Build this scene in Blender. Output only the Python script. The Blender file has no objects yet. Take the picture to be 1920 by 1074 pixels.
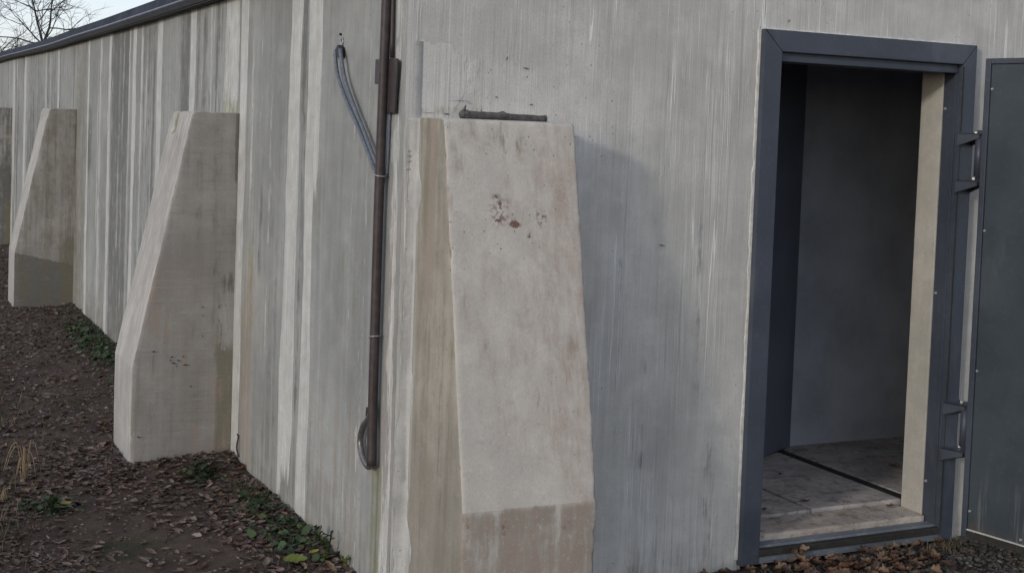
import bpy, bmesh, math, random
import numpy as np
from mathutils import Vector, Matrix

random.seed(7); RNG = np.random.default_rng(7)
SC = bpy.context.scene
COL = SC.collection
R = math.radians

# ------------------------------------------------------------------ camera
cam_d = bpy.data.cameras.new('camera'); cam = bpy.data.objects.new('camera', cam_d); COL.objects.link(cam)
yaw, pit, rol = R(25.828), R(2.704), R(2.116)
fw = Vector((math.sin(yaw)*math.cos(pit), math.cos(yaw)*math.cos(pit), -math.sin(pit)))
rt = Vector((math.cos(yaw), -math.sin(yaw), 0)); up = rt.cross(fw)
r2 = rt*math.cos(rol) + up*math.sin(rol); u2 = up*math.cos(rol) - rt*math.sin(rol)
M = Matrix((r2, u2, -fw)).transposed().to_4x4(); M.translation = (-1.629, -4.211, 1.65)
cam.matrix_world = M
cam_d.sensor_width = 36; cam_d.lens = 2518.777/1920*36
cam_d.shift_y = -(537-359.919)/1920
cam_d.clip_start = .05; cam_d.clip_end = 1000
SC.camera = cam

# ------------------------------------------------------------------ sky, sun, exposure
to_sun = Vector((-.438, -.22, .138)).normalized()
SUN_EL = math.asin(to_sun.z); SUN_AZ = math.atan2(to_sun.x, to_sun.y)
w = bpy.data.worlds.new('World'); SC.world = w; w.use_nodes = True
wt = w.node_tree; bg = wt.nodes['Background']
sky = wt.nodes.new('ShaderNodeTexSky'); sky.sky_type = 'NISHITA'; sky.sun_disc = False
sky.sun_elevation = SUN_EL; sky.sun_rotation = SUN_AZ
sky.air_density = 1.0; sky.dust_density = 1.2; sky.ozone_density = 3.0
veil = wt.nodes.new('ShaderNodeMix'); veil.data_type = 'RGBA'; veil.inputs['Factor'].default_value = .7     # thin even high cloud over the blue
veil.inputs['B'].default_value = (2.65, 2.62, 2.85, 1)
wt.links.new(sky.outputs[0], veil.inputs['A']); wt.links.new(veil.outputs['Result'], bg.inputs[0]); bg.inputs[1].default_value = .15
sd = bpy.data.lights.new('sun', 'SUN'); sd.energy = .55; sd.angle = R(5); sd.color = (1, .93, .84)
so = bpy.data.objects.new('sun', sd); COL.objects.link(so)
so.rotation_euler = (-to_sun).to_track_quat('-Z', 'Y').to_euler()
SC.cycles.max_bounces = 8; SC.cycles.diffuse_bounces = 4; SC.cycles.glossy_bounces = 2
SC.view_settings.view_transform = 'Standard'; SC.view_settings.look = 'None'
SC.view_settings.exposure = 1.02; SC.view_settings.gamma = 1.0

# ------------------------------------------------------------------ helpers
def tag(o, label=None, cat=None, group=None, kind=None):
    if label: o['label'] = label
    if cat: o['category'] = cat
    if group: o['group'] = group
    if kind: o['kind'] = kind
    return o
def empty(name, loc=(0, 0, 0)):
    o = bpy.data.objects.new(name, None); COL.objects.link(o); o.location = loc; o.empty_display_size = .1
    return o
def obj(name, verts, faces, mat, parent=None, smooth=False):
    me = bpy.data.meshes.new(name); me.from_pydata([tuple(map(float, v)) for v in verts], [], [tuple(map(int, f)) for f in faces]); me.update()
    if smooth: me.polygons.foreach_set('use_smooth', [True]*len(me.polygons))
    if mat: me.materials.append(mat)
    o = bpy.data.objects.new(name, me); COL.objects.link(o)
    if parent:
        o.parent = parent
        o.matrix_parent_inverse = Matrix.Translation(-parent.location)
    return o
class MB:
    """collects shapes for one mesh object"""
    def __init__(s): s.v = []; s.f = []
    def add(s, v, f):
        n = len(s.v); s.v += [tuple(p) for p in v]; s.f += [tuple(i+n for i in q) for q in f]; return s
    def box(s, x0, x1, y0, y1, z0, z1):
        v = [(x, y, z) for z in (z0, z1) for y in (y0, y1) for x in (x0, x1)]
        return s.add(v, [(0, 2, 3, 1), (4, 5, 7, 6), (0, 1, 5, 4), (2, 6, 7, 3), (0, 4, 6, 2), (1, 3, 7, 5)])
    def prism(s, poly, off):
        """poly: list of 3D points, extruded by off"""
        n = len(poly); a = [Vector(p) for p in poly]; b = [p+Vector(off) for p in a]
        f = [tuple(range(n))[::-1], tuple(range(n, 2*n))]+[(i, (i+1) % n, n+(i+1) % n, n+i) for i in range(n)]
        return s.add([tuple(p) for p in a+b], f)
    def tube(s, pts, rad, n=8, cap=True):
        pts = [Vector(p) for p in pts]; m = len(pts)
        rad = [rad]*m if isinstance(rad, (int, float)) else list(rad)
        v = []; f = []; ref = None
        for i, p in enumerate(pts):
            t = (pts[min(i+1, m-1)]-pts[max(i-1, 0)]).normalized()
            if ref is None:
                ref = Vector((0, 0, 1)) if abs(t.z) < .9 else Vector((1, 0, 0))
            a = (ref-t*ref.dot(t))
            if a.length < 1e-4: a = t.orthogonal()
            a.normalize(); ref = a; b = t.cross(a)
            for k in range(n):
                an = 2*math.pi*k/n
                v.append(p+(a*math.cos(an)+b*math.sin(an))*rad[i])
        for i in range(m-1):
            for k in range(n):
                f.append((i*n+k, i*n+(k+1) % n, (i+1)*n+(k+1) % n, (i+1)*n+k))
        if cap: f.append(tuple(range(n))[::-1]); f.append(tuple((m-1)*n+k for k in range(n)))
        return s.add(v, f)
    def build(s, name, mat, parent=None, smooth=False, bevel=0):
        o = obj(name, s.v, s.f, mat, parent, smooth)
        bm = bmesh.new(); bm.from_mesh(o.data); bmesh.ops.recalc_face_normals(bm, faces=bm.faces)
        if bevel:
            bmesh.ops.bevel(bm, geom=list(bm.edges), offset=bevel, segments=2, affect='EDGES', profile=.6)
        bm.to_mesh(o.data); bm.free()
        return o
def smooth_curve(pts, n=8):
    P = [Vector(p) for p in pts]; P = [P[0]*2-P[1]]+P+[P[-1]*2-P[-2]]; out = []
    for i in range(1, len(P)-2):
        for k in range(n):
            t = k/n; a, b, c, d = P[i-1:i+3]
            out.append(.5*((2*b)+(c-a)*t+(2*a-5*b+4*c-d)*t*t+(3*b-a-3*c+d)*t**3))
    out.append(P[-2]); return out
_T = np.random.default_rng(3).random((256, 256))
def vn(x, y, seed=0):
    x = np.asarray(x, float)+seed*17.31; y = np.asarray(y, float)+seed*9.77
    xi = np.floor(x).astype(int); yi = np.floor(y).astype(int); fx = x-xi; fy = y-yi
    fx = fx*fx*(3-2*fx); fy = fy*fy*(3-2*fy)
    g = lambda a, b: _T[a % 256, b % 256]
    return (g(xi, yi)*(1-fx)+g(xi+1, yi)*fx)*(1-fy)+(g(xi, yi+1)*(1-fx)+g(xi+1, yi+1)*fx)*fy
def fbm(x, y, seed=0, o=4):
    s = 0; a = .5; t = 0
    for i in range(o): s = s+a*vn(x*2**i, y*2**i, seed+i*5); t += a; a *= .5
    return s/t
def ss(a, b, x):
    t = np.clip((x-a)/(b-a), 0, 1); return t*t*(3-2*t)
def setattr_rgb(o, name, r, g, b):
    at = o.data.attributes.new(name, 'FLOAT_COLOR', 'POINT')
    n = len(o.data.vertices); c = np.ones((n, 4), np.float32)
    c[:, 0] = r; c[:, 1] = g; c[:, 2] = b
    at.data.foreach_set('color', c.ravel())

# ------------------------------------------------------------------ materials
class NT:
    def __init__(s, name):
        s.m = bpy.data.materials.new(name); s.m.use_nodes = True
        s.t = s.m.node_tree; s.n = s.t.nodes; s.b = s.n['Principled BSDF']
        s.tc = s.n.new('ShaderNodeTexCoord')
    def put(s, sock, v):
        if hasattr(v, 'is_output'): s.t.links.new(v, sock)
        elif isinstance(v, (tuple, list)) and sock.type == 'RGBA': sock.default_value = (*v[:3], 1)
        else: sock.default_value = v
    def co(s, sc=(1, 1, 1), off=(0, 0, 0), src=None):
        n = s.n.new('ShaderNodeMapping'); s.put(n.inputs[0], src or s.tc.outputs['Object'])
        n.inputs['Scale'].default_value = sc; n.inputs['Location'].default_value = off
        return n.outputs[0]
    def noise(s, co, scale=1, detail=4, rough=.55, dist=0):
        n = s.n.new('ShaderNodeTexNoise'); s.put(n.inputs['Vector'], co); n.inputs['Scale'].default_value = scale
        n.inputs['Detail'].default_value = detail; n.inputs['Roughness'].default_value = rough; n.inputs['Distortion'].default_value = dist
        return n.outputs[0]
    def vor(s, co, scale):
        n = s.n.new('ShaderNodeTexVoronoi'); s.put(n.inputs['Vector'], co); n.inputs['Scale'].default_value = scale
        return n.outputs['Distance']
    def math(s, op, a, b=None, c=None):
        n = s.n.new('ShaderNodeMath'); n.operation = op; s.put(n.inputs[0], a)
        if b is not None: s.put(n.inputs[1], b)
        if c is not None: s.put(n.inputs[2], c)
        return n.outputs[0]
    def rng(s, v, a, b, c=0., d=1., smooth=True):
        n = s.n.new('ShaderNodeMapRange'); n.interpolation_type = 'SMOOTHSTEP' if smooth else 'LINEAR'
        s.put(n.inputs[0], v)
        for i, q in enumerate((a, b, c, d)): s.put(n.inputs[i+1], q)
        return n.outputs[0]
    def mix(s, f, a, b, mode='MIX'):
        n = s.n.new('ShaderNodeMix'); n.data_type = 'RGBA'; n.blend_type = mode
        s.put(n.inputs['Factor'], f); s.put(n.inputs['A'], a); s.put(n.inputs['B'], b)
        return n.outputs['Result']
    def attr(s, name):
        n = s.n.new('ShaderNodeAttribute'); n.attribute_name = name
        q = s.n.new('ShaderNodeSeparateColor'); s.t.links.new(n.outputs['Color'], q.inputs[0])
        return q.outputs[0], q.outputs[1], q.outputs[2]
    def bump(s, h, strength=.3, dist=.002, prev=None):
        n = s.n.new('ShaderNodeBump'); s.put(n.inputs['Height'], h)
        n.inputs['Strength'].default_value = strength; n.inputs['Distance'].default_value = dist
        if prev is not None: s.put(n.inputs['Normal'], prev)
        return n.outputs[0]
    def out(s, col, rough=.85, normal=None, metal=0., spec=.3):
        s.put(s.b.inputs['Base Color'], col); s.put(s.b.inputs['Roughness'], rough)
        s.b.inputs['Metallic'].default_value = metal; s.b.inputs['Specular IOR Level'].default_value = spec
        if normal is not None: s.put(s.b.inputs['Normal'], normal)
        return s.m

def concrete(name, base, lime=(.40, .41, .385), brush=0., streak=.5, grain_dir=None, seed=0., mott=.22,
             tanc=(.17, .145, .105), darkc=(.085, .085, .08), greenc=(.20, .20, .11), pinkc=(.36, .275, .225), pits=1.):
    n = NT(name)
    o = (seed*3.7, seed*1.3, seed*2.1)
    c1 = n.co((1, 1, 1), o)
    big = n.noise(c1, 1.7, 3, .6); mid = n.noise(c1, 11, 4, .6, .4); fine = n.noise(c1, 210, 1, .7)
    st = n.noise(n.co((26, 26, .8), o), 1, 3, .6); st2 = n.noise(n.co((95, 95, 1.6), o), 1, 2, .65)
    rag = n.noise(n.co((42, 42, 7), o), 1, 3, .65, .6)
    col = n.mix(n.rng(big, .3, .7), tuple(c*(1-mott) for c in base), tuple(c*(1+mott*.8) for c in base))
    col = n.mix(n.rng(mid, .35, .72, 0, .35), col, tuple(c*.72 for c in base))
    col = n.mix(n.rng(mid, .5, .22, 0, .25), col, tuple(min(1, c*1.35) for c in base))
    col = n.mix(n.math('MULTIPLY', n.rng(st, .42, .68), streak*.55), col, tuple(c*.58 for c in base))
    col = n.mix(n.math('MULTIPLY', n.rng(st, .48, .28), streak*.5), col, tuple(c*1.45 for c in base))
    m1 = n.attr('m1'); m2 = n.attr('m2')
    def ragged(m, k=.5, a=.32, b=.68):
        q = n.math('MULTIPLY_ADD', n.math('SUBTRACT', st, .5), k*1.6, m)
        q = n.math('MULTIPLY_ADD', n.math('SUBTRACT', mid, .5), k*.8, q)
        q = n.math('MULTIPLY_ADD', n.math('SUBTRACT', rag, .5), k*1.3, q)
        return n.math('MULTIPLY', n.rng(q, a, b), n.rng(m, 0, .12))
    col = n.mix(n.math('MULTIPLY', ragged(m1[2], .6), .75), col, darkc)
    col = n.mix(n.math('MULTIPLY', ragged(m1[1], .7, .2, .9), .8), col, tanc)
    col = n.mix(n.math('MULTIPLY', ragged(m2[1], .7, .2, .9), .7), col, pinkc)
    # lime runs: milky, with streaky body
    lm = ragged(m1[0], .72, .34, .60)
    lcol = n.mix(n.rng(st2, .35, .7), lime, tuple(c*.72 for c in lime))
    col = n.mix(n.math('MULTIPLY', lm, n.math('MULTIPLY', n.rng(mid, .2, .75, 1., .6), n.rng(big, .3, .7, 1., .72))), col, lcol)
    col = n.mix(n.math('MULTIPLY', ragged(m2[0], .9, .3, .8), .8), col, greenc)
    rust = n.math('MULTIPLY', m2[2], n.rng(n.noise(c1, 75, 4, .7), .46, .60))
    rust = n.math('ADD', rust, n.math('MULTIPLY', n.rng(m2[2], .9, 1.15), .85))
    col = n.mix(n.math('MINIMUM', rust, .9), col, (.115, .042, .026))
    h = n.math('MULTIPLY_ADD', fine, .35, n.math('MULTIPLY', mid, 1.0))
    h = n.math('MULTIPLY_ADD', lm, 1.2, h)
    if brush:
        wv = n.n.new('ShaderNodeVectorMath'); wv.operation = 'MULTIPLY_ADD'
        wn = n.n.new('ShaderNodeTexNoise'); n.put(wn.inputs['Vector'], n.co((4, 4, 3), o)); wn.inputs['Scale'].default_value = 1; wn.inputs['Detail'].default_value = 1
        n.put(wv.inputs[0], wn.outputs['Color']); wv.inputs[1].default_value = (.004, .004, 0); n.put(wv.inputs[2], n.tc.outputs['Object'])
        wc = wv.outputs[0]
        ln = n.noise(n.co((62, 62, .8), o, wc), 1, 3, .7); ln2 = n.noise(n.co((125, 125, 2.2), o, wc), 1, 3, .7)
        ln3 = n.noise(n.co((24, 24, .22), o, wc), 1, 2, .5)
        pat = n.rng(n.noise(n.co((2.2, 2.2, 1.3), (3, 1, 5)), 1, 4, .65), .36, .62)          # where the broom bit deeper
        keep = n.math('MULTIPLY', n.rng(n.noise(n.co((9, 9, 2.2), o), 1, 3), .38, .62), n.rng(pat, 0, 1, .35, 1))
        thin = n.math('MULTIPLY', n.rng(n.math('ABSOLUTE', n.math('SUBTRACT', ln3, .5)), .011, .003), keep)
        thin2 = n.math('MULTIPLY', n.rng(n.math('ABSOLUTE', n.math('SUBTRACT', ln, .55)), .03, .004), keep)
        col = n.mix(n.math('MULTIPLY', n.rng(ln2, .48, .72), n.rng(pat, 0, 1, .10, .42*brush)), col, tuple(c*.5 for c in base))
        col = n.mix(n.math('MULTIPLY', n.rng(ln, .5, .7), n.rng(pat, 0, 1, .06, .34*brush)), col, tuple(c*.45 for c in base))
        damp = n.rng(n.noise(n.co((3.2, 3.2, .9), (7, 2, 1)), 1, 5, .65, .5), .52, .70)
        col = n.mix(n.math('MULTIPLY', damp, .20), col, (.17, .175, .17))
        spk = n.rng(n.noise(c1, 90, 3, .75), .56, .72)
        col = n.mix(n.math('MULTIPLY', spk, .28), col, (.15, .15, .145))
        spk2 = n.rng(n.noise(n.co((1, 1, 1), (5, 5, 5)), 70, 3, .75), .60, .74)
        col = n.mix(n.math('MULTIPLY', spk2, .35), col, (.62, .62, .59))
        col = n.mix(n.math('MULTIPLY', thin, 1.0*brush), col, (.78, .78, .75))
        col = n.mix(n.math('MULTIPLY', thin2, .8*brush), col, (.66, .66, .64))
        h = n.math('MULTIPLY_ADD', ln2, 1.2*brush, n.math('MULTIPLY_ADD', thin, 1.2, h))
    if grain_dir:
        g = n.noise(n.co(grain_dir, o), 1, 5, .62, .3)
        col = n.mix(n.rng(g, .55, .8, 0, .5), col, tuple(c*.5 for c in base))
        col = n.mix(n.rng(g, .42, .2, 0, .4), col, tuple(c*1.5 for c in base))
        h = n.math('MULTIPLY_ADD', g, 1.6, h)
    if not brush:
        gr = n.noise(c1, 85, 3, .75)
        col = n.mix(n.rng(gr, .56, .74, 0, .32), col, tuple(c*.5 for c in base)); col = n.mix(n.rng(gr, .44, .28, 0, .25), col, tuple(min(1, c*1.5) for c in base))
        h = n.math('MULTIPLY_ADD', gr, .8, h)
    # pin holes and pores
    pit = n.math('MULTIPLY', n.rng(n.vor(c1, 34), .12, .05), n.rng(big, .5, .6))
    pit2 = n.math('MULTIPLY', n.rng(n.vor(c1, 130), .16, .06), n.rng(mid, .5, .64))
    pit = n.math('MULTIPLY', n.math('MAXIMUM', pit, n.math('MULTIPLY', pit2, .6)), pits)
    col = n.mix(n.math('MULTIPLY', pit, .7), col, tuple(c*.25 for c in base))
    col = n.mix(n.rng(fine, .35, .75, 0, .22), col, tuple(c*.55 for c in base))
    h = n.math('MULTIPLY_ADD', pit, -2.5, h)
    return n.out(col, .88, n.bump(h, .55, .0022), spec=.25)

def painted(name, base, rough=.42, dust=.25, dustc=(.16, .15, .14), streaks=.0, spec=.4):
    n = NT(name); c = n.co()
    a = n.noise(c, 3.2, 5, .6); b = n.noise(c, 40, 4, .65); f = n.noise(c, 260, 2, .6)
    col = n.mix(n.rng(a, .3, .7), tuple(q*.86 for q in base), tuple(q*1.16 for q in base))
    col = n.mix(n.math('MULTIPLY', n.rng(b, .5, .75), dust), col, dustc)
    sc = n.rng(n.math('ABSOLUTE', n.math('SUBTRACT', n.noise(n.co((3, 3, 11)), 1, 4, .6, 1.2), .5)), .010, .002)
    sm = n.rng(n.noise(n.co((5, 5, 1.6), (2, 7, 3)), 1, 5, .65), .54, .70)
    col = n.mix(n.math('MULTIPLY', n.math('MULTIPLY', sc, n.rng(b, .5, .62)), .07), col, (.26, .27, .28))
    col = n.mix(n.math('MULTIPLY', sm, .16), col, (.20, .205, .205))
    if streaks:
        s = n.noise(n.co((60, 60, 2.2)), 1, 4, .65)
        z = n.n.new('ShaderNodeSeparateXYZ'); n.t.links.new(n.tc.outputs['Object'], z.inputs[0])
        low = n.rng(z.outputs[2], .42, .06)
        col = n.mix(n.math('MULTIPLY', n.math('MULTIPLY', n.rng(s, .55, .66), low), streaks), col, (.34, .33, .31))
        sp = n.math('MULTIPLY', n.rng(n.vor(c, 60), .13, .05), low)
        col = n.mix(n.math('MULTIPLY', sp, streaks), col, (.42, .41, .38))
        col = n.mix(n.math('MULTIPLY', n.rng(z.outputs[2], .16, .07), n.rng(b, .45, .6, 0, .55)), col, (.11, .06, .035))
    return n.out(col, n.rng(a, .3, .7, rough*.85, rough*1.25), n.bump(n.math('MULTIPLY_ADD', b, .5, f), .12, .001), spec=spec)

def plain(name, base, rough=.7, var=.25, scale=30, metal=0., spec=.35, bump=.3):
    n = NT(name); c = n.co(); a = n.noise(c, scale, 5, .6); b = n.noise(c, scale*.12, 4, .6)
    col = n.mix(n.rng(a, .3, .7), tuple(q*(1-var) for q in base), tuple(q*(1+var) for q in base))
    col = n.mix(n.rng(b, .35, .7, 0, .5), col, tuple(q*(1-var) for q in base))
    return n.out(col, rough, n.bump(a, bump, .001), metal, spec)

def tinted(name, rough=.8, spec=.25, trans=0.):
    """colour carried by each piece (a per-piece attribute) with fine grain"""
    n = NT(name); at = n.n.new('ShaderNodeAttribute'); at.attribute_name = 'tint'
    a = n.noise(n.co(), 120, 4, .6)
    col = n.mix(n.rng(a, .3, .7, 0, .6), at.outputs['Color'], n.mix(.5, at.outputs['Color'], (.02, .018, .015)))
    m = n.out(col, rough, n.bump(a, .3, .001), spec=spec)
    if trans:
        n.b.inputs['Transmission Weight'].default_value = 0
        n.b.inputs['Subsurface Weight'].default_value = 0
    return m

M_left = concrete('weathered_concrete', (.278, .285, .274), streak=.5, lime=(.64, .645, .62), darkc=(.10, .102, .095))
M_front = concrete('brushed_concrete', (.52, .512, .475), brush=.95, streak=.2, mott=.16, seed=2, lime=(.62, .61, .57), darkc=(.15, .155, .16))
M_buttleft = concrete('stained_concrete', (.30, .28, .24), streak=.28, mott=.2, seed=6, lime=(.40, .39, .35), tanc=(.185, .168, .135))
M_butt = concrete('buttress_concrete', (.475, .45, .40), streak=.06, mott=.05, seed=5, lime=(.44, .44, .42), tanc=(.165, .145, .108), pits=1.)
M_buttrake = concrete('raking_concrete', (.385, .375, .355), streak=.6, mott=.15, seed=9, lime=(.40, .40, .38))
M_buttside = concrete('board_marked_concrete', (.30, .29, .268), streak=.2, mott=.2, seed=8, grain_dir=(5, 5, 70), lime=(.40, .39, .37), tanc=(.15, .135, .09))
M_plaster = concrete('lime_plaster', (.38, .38, .365), streak=.9, mott=.25, seed=11, lime=(.36, .36, .34))
M_reveal = concrete('reveal_concrete', (.42, .405, .365), streak=.15, mott=.1, seed=13)
M_room = painted('room_paint', (.36, .385, .43), .7, .12, (.2, .2, .2), spec=.2)
def dirty_floor(name, base):
    n = NT(name); c = n.co(); a = n.noise(c, 3.5, 6, .65, .5); b = n.noise(c, 17, 6, .7, .8); f = n.noise(c, 150, 3, .7)
    lay = n.noise(n.co((6, 22, 6), (2, 3, 1)), 1, 5, .65, .4)
    col = n.mix(n.rng(a, .35, .65), tuple(q*.72 for q in base), tuple(q*1.1 for q in base))
    col = n.mix(n.rng(b, .5, .66, 0, .75), col, (.17, .125, .095)); col = n.mix(n.rng(lay, .54, .68, 0, .6), col, (.14, .115, .10))
    col = n.mix(n.rng(b, .40, .28, 0, .6), col, (.62, .58, .52)); col = n.mix(n.rng(f, .55, .75, 0, .5), col, (.10, .085, .07))
    return n.out(col, .9, n.bump(n.math('MULTIPLY_ADD', f, .4, b), .6, .004), spec=.2)
M_slab = dirty_floor('dirty_floor_concrete', (.46, .43, .40)); M_sill = dirty_floor('dirty_sill_concrete', (.45, .40, .35))
M_steel = painted('slate_painted_steel', (.050, .060, .080), .42, .18, (.12, .125, .13))
M_door = painted('slate_door_paint', (.048, .062, .074), .36, .12, (.12, .125, .13), streaks=.25)
M_inner = painted('navy_door_paint_lintel_shade', (.115, .13, .165), .5, .1)
M_plate = painted('dusty_steel_plate', (.13, .15, .175), .55, .75, (.27, .27, .265))
M_gouge = plain('gouged_concrete', (.10, .098, .092), .95, .3, 60)
M_rubber = plain('black_rubber', (.028, .027, .024), .75, .3, 50)
M_screw = plain('zinc_screw', (.62, .62, .6), .35, .1, 200, .6)
M_seal = plain('white_sealant', (.58, .58, .55), .6, .2, 30)
M_pipe = plain('brown_painted_steel', (.045, .034, .034), .5, .3, 40, 0, .4)
M_wire = plain('galvanised_wire', (.33, .33, .32), .5, .15, 90, .7)
M_cable = plain('blue_grey_cable', (.12, .14, .175), .5, .25, 60)
M_flex = plain('grey_flexible_tube', (.16, .15, .15), .35, .25, 60, .5, .5)
M_litsliver = plain('lit_sliver_grey', (.38, .37, .36), .6, .2, 60)
M_black = plain('black_plastic', (.018, .02, .028), .5, .3, 60)
M_roof = plain('slate_roof_metal', (.034, .042, .058), .8, .35, 9, 0, .15)
M_roof2 = plain('roof_edge_metal', (.10, .115, .15), .42, .3, 12, .2, .4)
M_bark = plain('grey_bark', (.05, .045, .045), .9, .4, 30)
M_stick = plain('weathered_stick', (.085, .08, .078), .85, .45, 70, bump=.8)
M_tint = tinted('ground_pieces'); M_leafm = tinted('leaf_tissue', .6, .3)

# ------------------------------------------------------------------ ground
def ground_h(x, y):
    x = np.asarray(x, float); y = np.asarray(y, float)
    h = (fbm(x*1.3, y*1.3, 1)-.5)*.035+(fbm(x*7, y*7, 2)-.5)*.02+(fbm(x*28, y*28, 4, 2)-.5)*.008-.004
    h = h+.045*np.exp(-((x+.22)**2/.05+(y-2.08)**2/.012))      # litter heaped against the buttress
    h = h+.02*np.exp(-(x/.12)**2)*ss(-.5, .2, y)
    h = h+.10*ss(-1.25, -2.6, x)*ss(-3.5, -1, y)+.03*ss(-.9, -1.3, x)*ss(-2, 1, y)
    h = np.where((x > .5) & (y < .1) & (y > -1.5), h-.008, h)
    return h
def axis(dense, far):
    a = list(dense); st = dense[1]-dense[0]; x = a[-1]
    while x < far: st *= 1.35; x += st; a.append(x)
    st = dense[1]-dense[0]; x = a[0]; pre = []
    while x > -far: st *= 1.35; x -= st; pre.append(x)
    return np.array(pre[::-1]+a)
gx = axis(np.arange(-3, 3.6, .025), 300); gy = axis(np.arange(-1.6, 12, .035), 300)
GX, GY = np.meshgrid(gx, gy); GZ = ground_h(GX, GY)
near = (np.abs(GX) < 12) & (np.abs(GY) < 30); GZ = np.where(near, GZ, -.01)
nx, ny = len(gx), len(gy)
idx = np.arange(nx*ny).reshape(ny, nx)
quads = np.stack([idx[:-1, :-1], idx[:-1, 1:], idx[1:, 1:], idx[1:, :-1]], -1).reshape(-1, 4)
def np_mesh(name, V, F, mat, parent=None, smooth=True):
    me = bpy.data.meshes.new(name); V = np.asarray(V, np.float32); F = np.asarray(F, np.int32)
    k = F.shape[1]
    me.vertices.add(len(V)); me.vertices.foreach_set('co', V.ravel())
    me.loops.add(F.size); me.loops.foreach_set('vertex_index', F.ravel())
    me.polygons.add(len(F)); me.polygons.foreach_set('loop_start', np.arange(0, F.size, k, dtype=np.int32))
    me.polygons.foreach_set('use_smooth', np.full(len(F), smooth))
    me.update(calc_edges=True); me.validate()
    me.materials.append(mat); o = bpy.data.objects.new(name, me); COL.objects.link(o)
    if parent: o.parent = parent
    return o
def soil():
    n = NT('soil'); c = n.co()
    a = n.noise(c, 3, 6, .65); b = n.noise(c, 45, 5, .7, .5); f = n.noise(c, 190, 3, .7)
    col = n.mix(n.rng(a, .35, .65), (.055, .040, .033), (.085, .064, .053))
    col = n.mix(n.rng(b, .5, .75, 0, .7), col, (.085, .068, .06))
    col = n.mix(n.rng(b, .45, .25, 0, .6), col, (.016, .012, .011))
    g = n.math('MULTIPLY', n.rng(n.noise(n.co((1, 1, 1), (4, 2, 0)), 2.2, 5, .65), .54, .66), .65)
    col = n.mix(g, col, (.03, .038, .016))
    return n.out(col, .95, n.bump(n.math('MULTIPLY_ADD', f, .4, b), .9, .012), spec=.15)
M_soil = soil()
g = np_mesh('ground', np.stack([GX.ravel(), GY.ravel(), GZ.ravel()], 1), quads, M_soil)
tag(g, 'dark brown soil path with gravel and leaf litter', 'ground', kind='structure')

# ------------------------------------------------------------------ building
B = empty('concrete_building', (0, 0, 0))
tag(B, 'long low grey concrete building with sloping buttresses and an open slate steel door', 'building')

def grid_face(us, vs, fn):
    U, V = np.meshgrid(us, vs); P = fn(U, V).reshape(-1, 3)
    n = len(us); m = len(vs); i = np.arange(n*m).reshape(m, n)
    q = np.stack([i[:-1, :-1], i[:-1, 1:], i[1:, 1:], i[1:, :-1]], -1).reshape(-1, 4)
    return P, q, U.ravel(), V.ravel()

# roof line of the long wall (it sags a little along its length)
RY = np.array([-1, 0, 2.4, 3.8, 5.8, 8.6, 14.4, 24]); RZ = np.array([2.25, 2.25, 2.25, 2.25, 2.245, 2.245, 2.285, 2.33])
roofz = lambda y: np.interp(y, RY, RZ)

# --- long wall facing the path (plane x = 0), with its lime runs and stains
ys = np.concatenate([np.arange(0, 2.6, .006), np.arange(2.6, 5, .012), np.arange(5, 9, .02), np.arange(9, 14, .04), np.arange(14, 22.1, .3)])
vs = np.linspace(0, 1, 120)
P, Q, U, V = grid_face(ys, vs, lambda u, v: np.stack([np.zeros_like(u), u, -.1+v*(roofz(u)+.12)], -1))
Zl = P[:, 2]
def wob(z, s, a, f=2.2): return (fbm(z*f, z*0+s*3.3, s, 3)-.5)*2*a
def band(y0, y1, st, zl=-1, zh=9, soft=.02, wa=.02, seed=0, fz=.25):
    e0 = y0+wob(Zl, seed*2+1, wa); e1 = y1+wob(Zl, seed*2+2, wa)
    return st*ss(e0-soft, e0+soft, U)*ss(e1+soft, e1-soft, U)*ss(zl-fz, zl+.02, Zl)*ss(zh+fz, zh-.02, Zl)
lime = np.zeros_like(U); tan = lime.copy(); dark = lime.copy(); green = lime.copy(); pink = lime.copy(); rust = lime.copy()
for k, (a, b, s, zl, zh, so, wa) in enumerate([
        (2.07, 2.20, 1.0, -1, 9, .010, .022), (1.20, 1.36, .92, .25, 9, .018, .035), (.985, 1.105, 1.0, .02, 9, .012, .032),
        (.93, 1.0, .85, 1.45, 9, .02, .03), (1.33, 1.40, .8, 0.1, .6, .02, .02),
        (.02, .12, .5, -1, 9, .02, .012), (1.93, 1.99, .45, .9, 9, .02, .01), (1.60, 1.66, .38, .6, 9, .03, .02),
        (2.22, 2.52, .66, 1.68, 9, .05, .05), (3.17, 3.32, .8, 1.5, 9, .03, .01), (4.10, 4.24, .9, -1, 9, .03, .03),
        (4.99, 5.09, .95, -1, 9, .02, .05), (5.16, 5.24, .5, .3, 9, .03, .03), (5.93, 6.07, .72, -1, 9, .04, .06), (6.35, 6.5, .5, -1, 9, .06, .05),
        (7.0, 7.09, 1.0, -1, 9, .02, .05), (8.88, 8.99, 1.0, -1, 9, .03, .05), (9.8, 10.0, .5, -1, 9, .06, .05), (11.7, 11.9, .9, -1, 9, .06, .06),
        (12.9, 13.2, .6, -1, 9, .1, .1), (.05, .25, .35, 1.9, 9, .03, .02), (.30, .40, .28, 0, .5, .05, .03)]):
    lime = np.maximum(lime, band(a, b, s, zl, zh, so, wa, k))
for k in range(46):
    a = 2.6+RNG.random()*11; ww = .015+RNG.random()*.08
    lime = np.maximum(lime, band(a, a+ww, .25+.35*RNG.random(), RNG.random()*1.5-.5, 9, .03, .03, 40+k))
for k in range(10):
    a = .3+RNG.random()*1.7
    lime = np.maximum(lime, band(a, a+.015+.02*RNG.random(), .15+.25*RNG.random(), RNG.random()*1.8-.4, 9, .015, .015, 80+k))
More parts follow.
